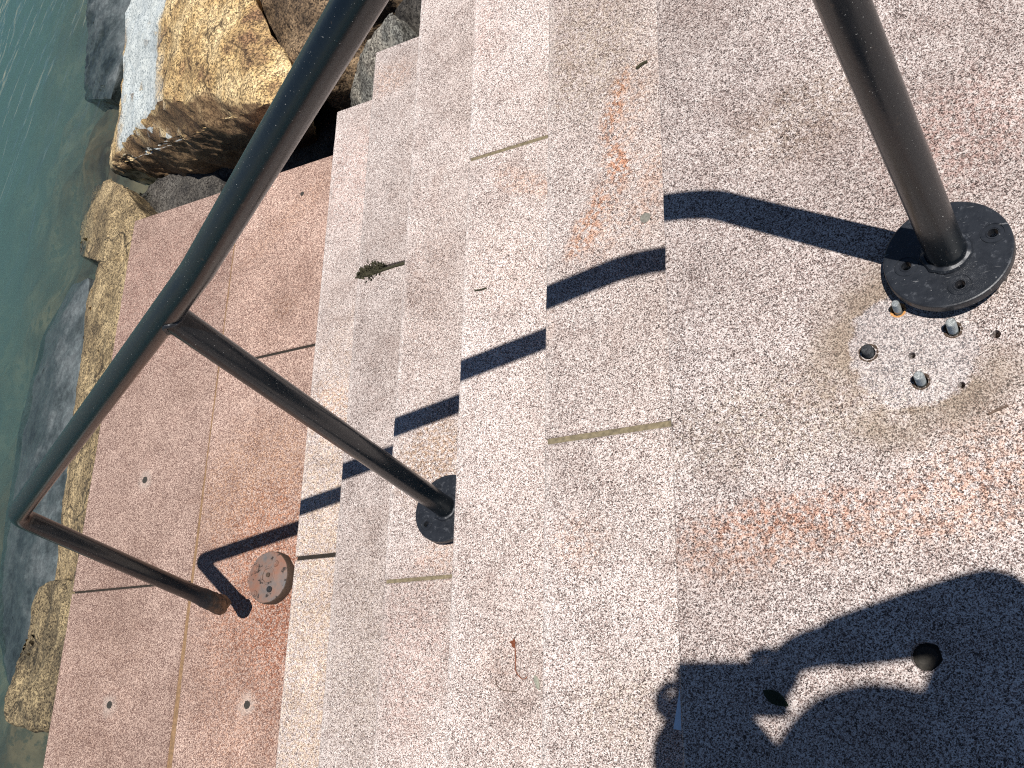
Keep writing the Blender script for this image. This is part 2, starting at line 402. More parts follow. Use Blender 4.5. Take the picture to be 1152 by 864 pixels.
# upper landing slab with its drilled holes
slab = block(0, 1.62, -2.05, YE, -H + .002, 0, M['landing'], 'landing_slab', seed=91)
block(0, 1.62, YS, -2.056, -H + .002, 0, M['landing'], 'landing_slab', seed=92)
BOLTS = [at(1010, 349, 0), at(1072, 371, 0), at(977, 397, 0), at(1036, 429, 0)]
HOLES = [(at(1026, 400, 0), .0048), (at(1121, 376, 0), .0056), (at(1082, 433, 0), .0045), (at(1042, 738, 0), .0185)]
cut = bmesh.new()
for c in BOLTS: add_lathe(cut, [(.0095, -.022), (.0095, .01)], c, (0, 0, 1), 20)
for c, rr in HOLES: add_lathe(cut, [(rr * .9, -.05), (rr, .01)], c, (0, 0, 1), 24, .12)
co = obj('hole_cutter', cut, M['landing'])
md = slab.modifiers.new('holes', 'BOOLEAN'); md.operation = 'DIFFERENCE'; md.object = co; md.solver = 'EXACT'
dg = bpy.context.evaluated_depsgraph_get()
newme = bpy.data.meshes.new_from_object(slab.evaluated_get(dg)); slab.modifiers.clear(); slab.data = newme
bpy.data.objects.remove(co)

def strip(name, x0, x1, y0, y1, z, mat, depth=.03, fx=None, n=14):
    bm = bmesh.new(); rows = []
    alongx = abs(x1 - x0) > abs(y1 - y0)
    for i in range(n + 1):
        q = i / n
        dz = noise.noise(Vector((q * n * .7, x0 * 7, y0 * 5))) * .0022 - .0012
        if alongx: a, c = (x0 + (x1 - x0) * q, y0), (x0 + (x1 - x0) * q, y1)
        else:
            yy = y0 + (y1 - y0) * q; e = fx(yy) if fx else (x0, x1); a, c = (e[0], yy), (e[1], yy)
        rows.append([bm.verts.new((*a, z + dz)), bm.verts.new((*c, z + dz + noise.noise(Vector((q * n, 3, x0))) * .001)), bm.verts.new((*c, z - depth)), bm.verts.new((*a, z - depth))])
    for A, B in zip(rows, rows[1:]):
        for k in range(4): bm.faces.new((A[k], A[(k + 1) % 4], B[(k + 1) % 4], B[k]))
    bm.faces.new(rows[0]); bm.faces.new(rows[-1][::-1])
    return obj(name, bm, mat, stairs)
for k, w in ((1, .0055), (2, .0045), (3, .0045)):
    strip('joint_mortar', -k * T + .004, -(k - 1) * T - .002, joints[k][0] - w, joints[k][0] + w, ztread(k) - .0035, M['mortar'])
M['soil'] = simple('dark_joint_soil', (.022, .017, .012), .95, 0, .4, 150, .5)
for x0, x1, yc, w, z in ((-5 * T + .004, -4 * T - .002, -.257, .0065, ztread(5) - .006), (XJ + .03, XI - .002, .56, .005, ZB - .006), (XB + .006, XJ - .008, -.249, .004, ZB - .006)):
    strip('open_joint', x0, x1, yc - w, yc + w, z, M['soil'])
strip('sandy_joint', 0, 0, YS, YE - .01, ZB - .003, M['sand'], .08, fx=lambda y: (XJ - .004, XJ + jw(y)), n=220)
# old lifting-pin holes, filled with grout
def plug(c, rr, mat, h=.0012):
    bm = bmesh.new(); add_lathe(bm, [(rr, -.004), (rr * .98, h * .5), (rr * .8, h)], c, (0, 0, 1), 20, .18); return obj('filler_plug', bm, mat, stairs)
plug(at(726, 245, -H), .0105, M['plug'])
for c in ((163, 540), (123, 793), (278, 793)): plug(at(*c, ZB), .0135, M['darkplug'])
plug(at(340, 218, ZB), .0095, M['darkplug'])
bm = bmesh.new(); add_lathe(bm, [(.0175, -.035), (.0172, -.014), (.012, -.012), (.004, -.016)], at(1042, 738, 0), (0, 0, 1), 24, .08); obj('filler_plug', bm, M['darkplug'], stairs)
# square-cut riser filling under the flight, so the side of the steps is closed
bm = bmesh.new()
prof = [(.06, -H - .004), (1.6, -H - .004), (1.6, -2.6), (XB + .03, -2.6), (XB + .03, ZB - .264), (XI + .06, ZB - .264)]
for k in range(5, 0, -1): prof += [(-k * T + .06, ztread(k + 1) - (.004 if k < 5 else .0) + (.0 if k < 5 else -.264 + .0)), (-k * T + .06, ztread(k) - .004 - H * 0)] if False else []
prof = [(1.6, -H - .004), (1.6, -2.6), (XB + .03, -2.6), (XB + .03, ZB - .264), (XI + .05, ZB - .264), (XI + .058, ZB - .004)]
for k in range(5, 1, -1): prof += [(-(k - 1) * T + .058, -k * H - .004 - (0 if k < 5 else 0)), ] if False else []
A = [bm.verts.new((x, YS, z)) for x, z in prof]; B = [bm.verts.new((x, YE - .04, z)) for x, z in prof]
for k in range(len(prof)): bm.faces.new((A[k], A[(k + 1) % len(prof)], B[(k + 1) % len(prof)], B[k]))
bm.faces.new(A[::-1]); bm.faces.new(B)
bmesh.ops.triangulate(bm, faces=bm.faces)
obj('stone_core', bm, M['outer'], stairs)

# ------------------------------------------------------------------ the loose handrail
P1 = Vector((.411, -.183, .027)); E1 = Vector((.373, -.050, .955)); BD = Vector((-.610, -.137, .394))
E2 = Vector((-1.860, -.262, -.224)); P3 = Vector((-1.928, -.373, -1.034)); J = BD.lerp(E2, .108)
P2 = at(501.5, 571, -3 * H + .024)
PR = .0258
U1 = (E1 - P1).normalized(); U2 = (J - P2).normalized(); U3 = (E2 - P3).normalized()
rail = thing('handrail', P2, 'bent black painted pipe handrail knocked loose and leaning over the granite steps', 'handrail')
EB = P3 + U3 * .17
path = densify(fillet([P1 + U1 * -.004, E1, BD, E2, EB], [.115, .9, .072], 16), .02)
bm = bmesh.new(); add_tube(bm, path, PR, 32); obj('bent_pipe', bm, M['paint'], rail, True)
bm = bmesh.new()
n = 22; pts = [EB.lerp(P3, k / n) + U3 * (.006 if k == 0 else 0) for k in range(n + 1)]
wob = lambda p: (.12 * noise.noise(p * 50) + .08 * noise.noise(p * 120)) * min(1, max(0, ((EB - p).dot(U3) - .01) / .10))
rings = add_tube(bm, pts, [PR * (1.003 + .24 * max(0, (k - 5) / 17)) for k in range(n + 1)], 32, False, wob)
inn = add_tube(bm, [P3 + U3 * .0, P3 + U3 * .05], PR * .84, 32, False)
for v in rings[-1]: v.co += U3 * (.012 * noise.noise(v.co * 70))
for k in range(32):
    # join the ragged rim to the inner wall (rings run the opposite way round)
    a = rings[-1][k]; a2 = rings[-1][(k + 1) % 32]
    ci = min(inn[0], key=lambda v: (v.co - a.co).length); cj = min(inn[0], key=lambda v: (v.co - a2.co).length)
    try: bm.faces.new((a, a2, cj, ci) if ci is not cj else (a, a2, ci))
    except ValueError: pass
obj('broken_end', bm, M['rustend'], rail, True)
bm = bmesh.new(); add_tube(bm, densify([P2 - U2 * .004, J], .03), PR * .97, 32); post = obj('post', bm, M['paint'], rail, True)
bm = bmesh.new()
# weld bead where the post meets the rail
ax = (E2 - BD).normalized(); sx, sy = frame(U2); loop = []
for k in range(40):
    a = 2 * math.pi * k / 40; q = J + (sx * math.cos(a) + sy * math.sin(a)) * PR * .99
    dq = q - J; lat = dq - ax * dq.dot(ax); lat2 = lat - U2 * lat.dot(U2)
    drop = math.sqrt(max(1e-7, PR ** 2 - min(PR ** 2 * .999, lat2.length_squared)))
    tpar = dq.dot(ax) / max(.2, 1)
    # foot of the saddle curve along the post
    s0 = (dq.dot(ax) * ax.dot(U2) * 0)
    loop.append(q - U2 * (drop / max(.35, math.sqrt(1 - ax.dot(U2) ** 2))) + U2 * (ax.dot(U2) / (1 - ax.dot(U2) ** 2) * (dq.dot(ax))))
loop.append(loop[0])
add_tube(bm, loop, .0042, 8, True, lambda p: .35 * noise.noise(p * 180)); obj('weld_bead', bm, M['plate'], post, True)

def plate(cen, axis, R, th, hole_pts, par):
    ax = Vector(axis).normalized(); x, y = frame(ax)
    bm = bmesh.new(); edges = []
    def loop(c, rr, n):
        vs = [bm.verts.new(c + (x * math.cos(2 * math.pi * k / n) + y * math.sin(2 * math.pi * k / n)) * rr) for k in range(n)]
        edges.extend(bm.edges.new((vs[k], vs[(k + 1) % n])) for k in range(n)); return vs
    o_ = loop(cen, R - .0022, 64); hs = [loop(h, .0068, 16) for h in hole_pts]
    bmesh.ops.triangle_fill(bm, use_beauty=True, use_dissolve=False, edges=edges)
    top = list(bm.faces)
    # chamfer + side + underside
    def ring(rr, h): return [bm.verts.new(cen + (x * math.cos(2 * math.pi * k / 64) + y * math.sin(2 * math.pi * k / 64)) * rr + ax * h) for k in range(64)]
    prev = o_
    for rr, h in ((R - .0006, -.0007), (R, -.0022), (R, -th)):
        nx = ring(rr, h)
        for k in range(64): bm.faces.new((prev[k], prev[(k + 1) % 64], nx[(k + 1) % 64], nx[k]))
        prev = nx
    e2 = [bm.edges.get((prev[k], prev[(k + 1) % 64])) for k in range(64)]
    for hv in hs:
        nv = [bm.verts.new(v.co - ax * th) for v in hv]
        for k in range(16): bm.faces.new((hv[k], hv[(k + 1) % 16], nv[(k + 1) % 16], nv[k]))
        e2 += [bm.edges.get((nv[k], nv[(k + 1) % 16])) for k in range(16)]
    bmesh.ops.triangle_fill(bm, use_beauty=True, use_dissolve=False, edges=e2)
    pl = obj('base_plate', bm, M['plate'], par)
    bm = bmesh.new(); add_torus(bm, cen + ax * .002, ax, PR + .002, .0058, 48, 8, .45); obj('weld_bead', bm, M['plate'], pl, True)
    for h in hole_pts:
        bm = bmesh.new(); add_torus(bm, h + ax * .0002, ax, .0150, .0012, 32, 6, .5); add_torus(bm, h + ax * .0002, ax, .0085, .0008, 24, 6, .3)
        obj('washer_mark', bm, M['plate'], pl, True)
    return pl
def onplane(px, py, cen, n):
    ray = Vector(RM.T @ np.array([(px - 576) / FPX, (py - 432) / FPX, 1.0])); c = Vector(CAM)
    return c + ray * ((cen - c).dot(n) / ray.dot(n))
hp = [onplane(x, y, P1, U1) for x, y in ((1117, 262), (1080, 320), (1019.5, 299.5))]
hp.append(P1 + (P1 - hp[1])) 
plate(P1, U1, .083, .012, hp, rail)
h0 = onplane(481.5, 588, P2, U2) - P2; h0 = h0.normalized() * .060; q0 = U2.cross(h0)
plate(P2, U2, .083, .012, [P2 + h0, P2 - h0, P2 + q0, P2 - q0], rail)

# ------------------------------------------------------------------ anchors left behind
def bolt(base, h, rr, label, mat, cup='darkrust'):
    t = thing('anchor_bolt', base, label, 'bolt', 'anchor bolts left in the upper landing')
    bm = bmesh.new(); prof = [(rr, -.02)]
    nth = int(h / .0028)
    for k in range(nth): prof += [(rr, k * .0028), (rr * .80, k * .0028 + .0014)]
    prof += [(rr, h - .0012), (rr * .82, h)]
    add_lathe(bm, prof, base, (0.04, .06, 1), 18); obj('shank', bm, mat, t, True)
    bm = bmesh.new(); add_torus(bm, base + Vector((.0, 0, -.0015)), (0, 0, 1), rr + .0042, .0022, 24, 6, .6); obj('rusty_sleeve', bm, M[cup], t, True)
    return t
bolt(BOLTS[0], .022, .0055, 'short zinc anchor bolt with an orange rust cup, right at the lifted plate edge', M['zinc'], 'orangerust')
bolt(BOLTS[1], .024, .0068, 'tallest bright zinc anchor bolt standing between the lifted plate and the pale ring mark', M['zinc'])
bolt(BOLTS[2], .013, .0080, 'stubby dark broken anchor bolt at the left of the pale ring mark', M['darkmetal'])
bolt(BOLTS[3], .021, .0068, 'bright zinc anchor bolt farthest from the plate, beside the small drilled hole', M['zinc'])

base = thing('post_base', (ST.x, ST.y, ZB), 'round rusty grey post base left bolted to the lower landing', 'post base')
bm = bmesh.new(); add_lathe(bm, [(.0865, 0), (.0872, .006), (.0862, .026), (.0845, .0315)], (ST.x, ST.y, ZB), (0, 0, 1), 56, .03); obj('rim', bm, M['darkrust'], base, True)
bm = bmesh.new(); add_lathe(bm, [(.0835, .028), (.0830, .0335), (.079, .0352), (.045, .0350), (.036, .0385), (.028, .0380), (.020, .0350)], (ST.x, ST.y, ZB), (0, 0, 1), 56, .025); obj('disc', bm, M['disc'], base, True)
bm = bmesh.new(); add_torus(bm, (ST.x + .004, ST.y + .004, ZB + .0375), (0, 0, 1), .026, .0035, 32, 8, .7); obj('weld_ring', bm, M['disc'], base, True)
for px, py in ((303.5, 663), (311, 634), (289, 640), (287, 668)):
    c = at(px, py, ZB + .0345); bm = bmesh.new(); add_lathe(bm, [(.011, -.003), (.011, .003), (.0095, .006), (.007, .0062), (.006, .009), (.003, .0095)], c, (0, 0, 1), 14, .1)
    obj('bolt_head', bm, M['disc'] if py != 663 else M['darkmetal'], base, True)
bm = bmesh.new(); add_lathe(bm, [(.008, -.002), (.0078, .0042), (.0050, .0045)], (ST.x + .004, ST.y + .006, ZB + .0350), (0, 0, 1), 14); obj('pin', bm, M['darkrust'], base, True)

# ------------------------------------------------------------------ small things lying on the stone
def leaf(name, cen, L, Wd, ang, mat, label, cat, lift=.004):
    bm = bmesh.new(); g = []
    for i in range(9):
        q = i / 8; w = Wd * math.sin(math.pi * q) ** .8 * (1 - .35 * q) + .0004
        row = []
        for s in (-1, -.5, 0, .5, 1):
            x = (q - .5) * L; y = s * w; z = .0015 + lift * (q - .5) ** 2 * 4 + abs(s) * w * .35
            row.append(bm.verts.new((cen.x + x * math.cos(ang) - y * math.sin(ang), cen.y + x * math.sin(ang) + y * math.cos(ang), cen.z + z)))
        g.append(row)
    for A, B in zip(g, g[1:]):
        for k in range(4): bm.faces.new((A[k], A[k + 1], B[k + 1], B[k]))
    r_ = bmesh.ops.solidify(bm, geom=bm.faces[:], thickness=.0006)
    o = obj(name, bm, mat, None, True); return tag(o, label, cat)
leaf('leaf', at(874, 786, 0), .038, .0095, -.55, M['leaf'], 'small dark green leaf lying in the photographer\'s shadow', 'leaf')
def ribbon(name, pts, rr, mat, label, cat, heads=()):
    bm = bmesh.new(); add_tube(bm, pts, rr, 8, True)
    for c, s in heads:
        for k in range(7):
            v = Vector((random.uniform(-1, 1), random.uniform(-1, 1), random.uniform(0, .5))) * s
            add_tube(bm, [c, c + v * .5 + Vector((0, 0, s * .2)), c + v], [s * .22, s * .25, s * .08], 6)
    return tag(obj(name, bm, mat, None, True), label, cat)
z2 = -2 * H + .0022
def arc(px, z): 
    P = [at(x, y, z) for x, y in px]
    out = []
    for i in range(len(P) - 1):
        p0 = P[max(0, i - 1)]; p1 = P[i]; p2 = P[i + 1]; p3 = P[min(len(P) - 1, i + 2)]
        for k in range(6):
            t = k / 6; out.append(.5 * ((2 * p1) + (p2 - p0) * t + (2 * p0 - 5 * p1 + 4 * p2 - p3) * t * t + (3 * p1 - p0 - 3 * p2 + p3) * t ** 3))
    return out + [P[-1]]
ribbon('dried_stem', arc([(579, 724), (580, 740), (580, 754), (585, 762), (590, 764), (593, 761)], z2), .0010, M['stem'], 'dried plant stem with a red brown seed head on the third tread from the top', 'stem', [(at(579, 723, z2), .011)])
ribbon('plant_fibre', arc([(557.5, 764), (559, 771), (565, 776), (573, 777.5), (581, 778)], z2), .0008, M['strand'], 'thin curved brown fibre lying just below the dried stem', 'fibre')
ribbon('twig', arc([(534, 326.5), (540, 326), (547, 324)], z2), .0020, M['weed'], 'short dark twig lying on a pale tread between two stone joints', 'twig')
ribbon('grass_stalk', arc([(1112, 466), (1122, 461), (1134, 456)], .002), .0016, M['strand'], 'short brown stalk on the upper landing below the plate marks', 'stalk')
ribbon('bark_flake', arc([(716, 77), (722, 72), (728, 69)], -H + .0025), .0030, M['weed'], 'dark bark flake near the top nosing at the far end', 'flake')
# moss tuft filling the fourth joint
bm = bmesh.new(); zc = -4 * H
for k in range(420):
    q = random.random(); px = 404 + 30 * q; 
    wdt = 8 * math.sin(math.pi * min(1, q * 1.05 + .02)) ** .7
    c = at(px, 313 - (px - 402) * .30 - 4 + random.gauss(0, .55) * wdt, zc + .001)
    a = random.uniform(0, 6.28); l = random.uniform(.004, .012); h = random.uniform(.003, .013)
    dv = Vector((math.cos(a) * l, math.sin(a) * l, h)); w = Vector((-math.sin(a), math.cos(a), 0)) * random.uniform(.0012, .003)
    vs = [bm.verts.new(c - w), bm.verts.new(c + w), bm.verts.new(c + dv * .7 + w * .8), bm.verts.new(c + dv), bm.verts.new(c + dv * .7 - w * .8)]
    bm.faces.new(vs)
wd = thing('moss_tuft', at(418, 303, zc), 'dark dried moss tuft sprouting from a joint between two blocks of a lower tread', 'moss')
obj('fronds', bm, M['weed'], wd)
bm = bmesh.new(); add_tube(bm, [at(400, 312.5, zc + .001), at(412, 309, zc + .003), at(428, 304.5, zc + .002), at(444, 299.5, zc + .001), at(456, 296, zc + .001)], [.003, .006, .0055, .0045, .005], 8, True, lambda p: .4 * noise.noise(p * 160))
obj('root_mat', bm, M['weed'], wd)
# pale sliver under the top nosing, and a chip at the second nosing
bm = bmesh.new()
pa = [at(767.3, 773, -.003), at(757.5, 820, -.003), at(769, 822, -.003), at(771, 800, -.003)]
lo = [bm.verts.new(p - Vector((0, 0, .0012))) for p in pa]; up = [bm.verts.new(p) for p in pa]
for k in range(4): bm.faces.new((lo[k], lo[(k + 1) % 4], up[(k + 1) % 4], up[k]))
bm.faces.new(lo[::-1]); bm.faces.new(up)
for v in bm.verts: v.co.x = min(v.co.x, -.0006)
tag(obj('plastic_sliver', bm, M['plastic']), 'pale blue sliver of plastic sticking out under the top nosing in shadow', 'sliver')
def pebble(name, cen, sx, sy, sz, mat, label, cat, ang=0):
    bm = bmesh.new(); bmesh.ops.create_icosphere(bm, subdivisions=3, radius=1)
    for v in bm.verts:
        n_ = 1 + .3 * noise.noise(v.co * 1.7 + cen * 31)
        x, y, z = v.co.x * sx * n_, v.co.y * sy * n_, v.co.z * sz * n_
        v.co = cen + Vector((x * math.cos(ang) - y * math.sin(ang), x * math.sin(ang) + y * math.cos(ang), z + sz * .7))
    return tag(obj(name, bm, mat, None, True), label, cat)
pebble('stone_chip', at(604.5, 768, -2 * H + .0), .005, .013, .003, M['chip'], 'grey green stone chip beside the second nosing near the dried stem', 'chip', .35)

# ------------------------------------------------------------------ the photographer, whose shadow lies on the landing
BC = Vector((.92, -.98, 0)); FD = Vector((-.80, .60, 0)); RD = Vector((.60, .80, 0))
def pb(fw, rt, z): return BC + FD * fw + RD * rt + Vector((0, 0, z))
def skin(name, chains, mat, parent, levels=2):
    """one continuous surface grown over connected joints: chains of (point, radius), first chain rooted at the pelvis"""
    vs = []; es = []; rs = []; root = 0
    for ch in chains:
        prev = None
        for p, rr in ch:
            hit = next((i for i, q in enumerate(vs) if (Vector(q) - p).length < 1e-4), None)
            if hit is None: vs.append(tuple(p)); rs.append(rr); hit = len(vs) - 1
            if prev is not None: es.append((prev, hit))
            prev = hit
    me = bpy.data.meshes.new(name); me.from_pydata(vs, es, []); o = bpy.data.objects.new(name, me); COL.objects.link(o)
    md = o.modifiers.new('skin', 'SKIN'); md.use_smooth_shade = True
    for i, d_ in enumerate(me.skin_vertices[0].data):
        rr = rs[i]; d_.radius = rr if isinstance(rr, tuple) else (rr, rr); d_.use_root = i == root
    sb = o.modifiers.new('sub', 'SUBSURF'); sb.levels = sb.render_levels = levels
    dg = bpy.context.evaluated_depsgraph_get()
    nm = bpy.data.meshes.new_from_object(o.evaluated_get(dg)); bpy.data.objects.remove(o)
    for pl in nm.polygons: pl.use_smooth = True
    nm.materials.append(mat); o = bpy.data.objects.new(name, nm); COL.objects.link(o)
    if parent:
        o.parent = parent; o.matrix_parent_inverse = Matrix.Translation(-Vector(parent.location)) if parent.data is None else Matrix.Identity(4)
    return o
M['skin'] = simple('skin', (.46, .27, .19), .55, 0, .08, 60); M['shirt'] = simple('blue_shirt', (.05, .08, .14), .9, 0, .15, 200, .2)
M['trousers'] = simple('grey_trousers', (.09, .085, .08), .9, 0, .15, 200, .2); M['hair'] = simple('brown_hair', (.05, .03, .02), .6, 0, .3, 150)
M['shoe'] = simple('dark_shoe', (.03, .03, .035), .6, 0, .2, 90); M['phone'] = simple('phone_body', (.015, .015, .017), .25, 0, .05, 20)
who = thing('person', (BC.x, BC.y, 0), 'person standing at the head of the steps holding up a phone, just outside the picture', 'person')
C3 = Vector(CAM); IR = Vector(RM[0]); ID = Vector(RM[1]); IF = Vector(RM[2])
pelvis = pb(0, 0, .95); belly = pb(.01, 0, 1.12); chest = pb(.0, 0, 1.30); collar = pb(.01, 0, 1.42); neck = pb(.04, 0, 1.49)
ph_c = C3 + IR * .045 + ID * .008 - IF * .010
elb_r = Vector((.825, -.742, 1.12)); wri_r = Vector((.628, -.806, 1.282)); pal_r = ph_c + IR * .062 - IF * .014 - ID * .006
elb_l = Vector((.548, -1.085, 1.15)); wri_l = Vector((.496, -.880, 1.335)); pal_l = Vector((.490, -.892, 1.388)) - IF * .018
sh_r = Vector((.928, -.852, 1.40)); sh_l = pb(.02, -.185, 1.40)
def hand(pal, wri, along, back, flip):
    side = along.cross(back).normalized(); ch = []
    for k, (o_, L) in enumerate(((.027, .062), (.009, .072), (-.009, .067), (-.027, .052))):
        k0 = pal + side * o_ + along * .012
        ch.append([(pal, (.020, .013)), (k0, .0095), (k0 + along * L * .45 + back * .006, .0085), (k0 + along * L * .75 - back * .004, .0078), (k0 + along * L - back * .014, .0068)])
    t0 = pal + side * .030 * flip - along * .012
    ch.append([(pal, (.020, .013)), (t0, .0115), (t0 + side * .012 * flip + along * .022 - back * .020, .0100), (t0 + along * .046 - back * .032, .0082)])
    return ch
chains = [[(pelvis, (.15, .105)), (belly, (.135, .095)), (chest, (.150, .105)), (collar, (.085, .07)), (neck, .055), (pb(.06, 0, 1.555), .058)],
          [(collar, (.085, .07)), (sh_r, .055), (sh_r.lerp(elb_r, .5), .046), (elb_r, .038), (elb_r.lerp(wri_r, .35), .038), (wri_r, .026), (pal_r, (.020, .013))],
          [(collar, (.085, .07)), (sh_l, .055), (sh_l.lerp(elb_l, .5), .046), (elb_l, .038), (elb_l.lerp(wri_l, .35), .038), (wri_l, .026), (pal_l, (.020, .013))]]
for s_ in (-1, 1):
    chains.append([(pelvis, (.15, .105)), (pb(0, .095 * s_, .88), .088), (pb(.03, .105 * s_, .50), .055), (pb(.0, .11 * s_, .30), .052), (pb(-.03, .11 * s_, .09), .036), (pb(.06, .115 * s_, .045), .034), (pb(.15, .12 * s_, .03), .026)])
chains += hand(pal_r, wri_r, -IR, -IF, 1) + hand(pal_l, wri_l, (-ID * .2 + IR).normalized(), -IF, -1)
body = skin('body', chains, M['skin'], who)
# head: skull, jaw, nose, ears, eyes as one lump of skin, hair over it
hc = Vector((.890, -1.030, 1.625)); fd = (FD + Vector((0, 0, -.45))).normalized(); ud = RD.cross(fd).normalized() * 1.0
if ud.z < 0: ud = -ud
bm = bmesh.new(); bmesh.ops.create_icosphere(bm, subdivisions=4, radius=1)
for v in bm.verts:
    x, y, z = v.co
    w_ = .075 * (1 - .22 * max(0, -z)); dpt = .096 * (1 - .10 * max(0, -z)); 
    px_, py_, pz_ = x * w_, y * dpt, z * .112
    if y > 0:
        nz = math.exp(-(x / .16) ** 2 - ((z + .12) / .20) ** 2); py_ += .022 * nz
        py_ -= .009 * (math.exp(-((abs(x) - .36) / .16) ** 2 - ((z - .06) / .13) ** 2)); py_ += .006 * math.exp(-(x / .3) ** 2 - ((z + .52) / .09) ** 2)
        py_ += .008 * math.exp(-(x / .3) ** 2 - ((z + .86) / .14) ** 2)
    e_ = math.exp(-((y + .02) / .16) ** 2 - ((z + .02) / .26) ** 2); px_ += .016 * e_ * (1 if x > 0 else -1) if abs(x) > .8 else 0
    v.co = hc + RD * px_ + fd * py_ + ud * pz_
obj('head', bm, M['skin'], who, True)
bm = bmesh.new(); bmesh.ops.create_icosphere(bm, subdivisions=4, radius=1)
bmesh.ops.delete(bm, geom=[v for v in bm.verts if v.co.y > .35 and v.co.z < .55 or v.co.z < -.35], context='VERTS')
for v in bm.verts:
    x, y, z = v.co; k_ = 1.0 + .03 * noise.noise(v.co * 6); v.co = hc + RD * x * .083 * k_ + fd * y * .104 * k_ + ud * z * .122 * k_
bmesh.ops.solidify(bm, geom=bm.faces[:], thickness=.004); obj('hair', bm, M['hair'], who, True)
bm = bmesh.new(); hat_c = Vector((.888, -1.033, 1.690))  # hat made up so that its brim shapes the shadow on the landing
add_lathe(bm, [(.153, -.004), (.155, -.001), (.153, .002), (.105, .010), (.098, .018), (.094, .070), (.080, .088), (.040, .094)], hat_c, (.05, -.02, 1), 48, .02)
obj('shadow_hat', bm, M['shirt'], who, True)
for s_ in (-1, 1):
    bm = bmesh.new(); bmesh.ops.create_icosphere(bm, subdivisions=3, radius=.0115)
    for v in bm.verts: v.co += hc + RD * .028 * s_ + fd * .083 + ud * .007
    obj('eye', bm, M['plastic'], who, True)
skin('jacket', [[(pb(0, 0, .90), (.170, .125)), (belly, (.160, .118)), (chest, (.175, .130)), (pb(.01, 0, 1.41), (.115, .095))],
               [(pb(.01, 0, 1.41), (.115, .095)), (sh_r, .088), (sh_r.lerp(elb_r, .5), .074), (elb_r, .054), (elb_r.lerp(wri_r, .5), .042), (elb_r.lerp(wri_r, .85), .033)],
               [(pb(.01, 0, 1.41), (.115, .095)), (sh_l, .082), (sh_l.lerp(elb_l, .5), .074), (elb_l, .098), (elb_l.lerp(wri_l, .5), .100), (elb_l.lerp(wri_l, .98), .095)]], M['shirt'], who)  # sleeves, the left one most, widened to fill out the cast shadow
skin('trousers', [[(pb(0, 0, .98), (.158, .115)), (pelvis, (.160, .116))]] + [[(pelvis, (.160, .116)), (pb(0, .095 * s_, .86), .100), (pb(.03, .105 * s_, .50), .072), (pb(-.01, .11 * s_, .20), .068), (pb(-.02, .11 * s_, .09), .066)] for s_ in (-1, 1)], M['trousers'], who)
for s_ in (-1, 1):
    skin('shoe', [[(pb(-.07, .11 * s_, .045), .044), (pb(.02, .112 * s_, .045), .046), (pb(.12, .118 * s_, .040), .040), (pb(.19, .12 * s_, .036), .032)]], M['shoe'], who)
bm = bmesh.new(); bmesh.ops.create_cube(bm, size=1)
bmesh.ops.bevel(bm, geom=[e for e in bm.edges], offset=.04, segments=2, affect='EDGES')
for v in bm.verts: v.co = ph_c + IR * v.co.x * .152 + ID * v.co.y * .074 + IF * v.co.z * .0085
tag(obj('phone', bm, M['phone']), 'phone held up in both hands by the person above the landing', 'phone')

# ------------------------------------------------------------------ water, sea bed and embankment
def sheet(name, x0, x1, y0, y1, nx, ny, fz, mat):
    vs = []; fs = []
    for i in range(nx + 1):
        for j in range(ny + 1):
            x = x0 + (x1 - x0) * i / nx; y = y0 + (y1 - y0) * j / ny; vs.append((x, y, fz(x, y)))
    for i in range(nx):
        for j in range(ny):
            a = i * (ny + 1) + j; fs.append((a, a + ny + 1, a + ny + 2, a + 1))
    return obj(name, (vs, [], fs), mat)
def bedmat():
    g = NG('sea_bed')
    n = g.noise(3.2, 6, .6); n2 = g.noise(14, 5, .65, off=(3, 3, 3))
    c = g.ramp(n, [(.35, (.028, .026, .018)), (.5, (.075, .062, .038)), (.64, (.14, .11, .065))])
    c = g.mix(g.smooth(n2, .5, .6), c, (.05, .052, .036))
    g.lk(c, g.bsdf.inputs['Base Color']); g.bsdf.inputs['Roughness'].default_value = .9
    g.bump(n2, .6, .02); return g.m
bm = sheet('sea_bed', -9, 1.6, -9, 9, 170, 230, lambda x, y: -1.99 - .33 * max(0, -4.15 - x) + .13 * noise.noise(Vector((x * 1.3, y * 1.3, 0))) + .07 * noise.noise(Vector((x * 3.7, y * 3.7, 4))) - .0, bedmat())
tag(bm, kind='structure')
def ground_far():
    vs = [(-1500, -1500, -4.6), (1500, -1500, -4.6), (1500, 1500, -4.6), (-1500, 1500, -4.6)]
    return obj('ground', (vs, [], [(0, 1, 2, 3)]), bpy.data.materials['sea_bed'])
tag(ground_far(), kind='structure')
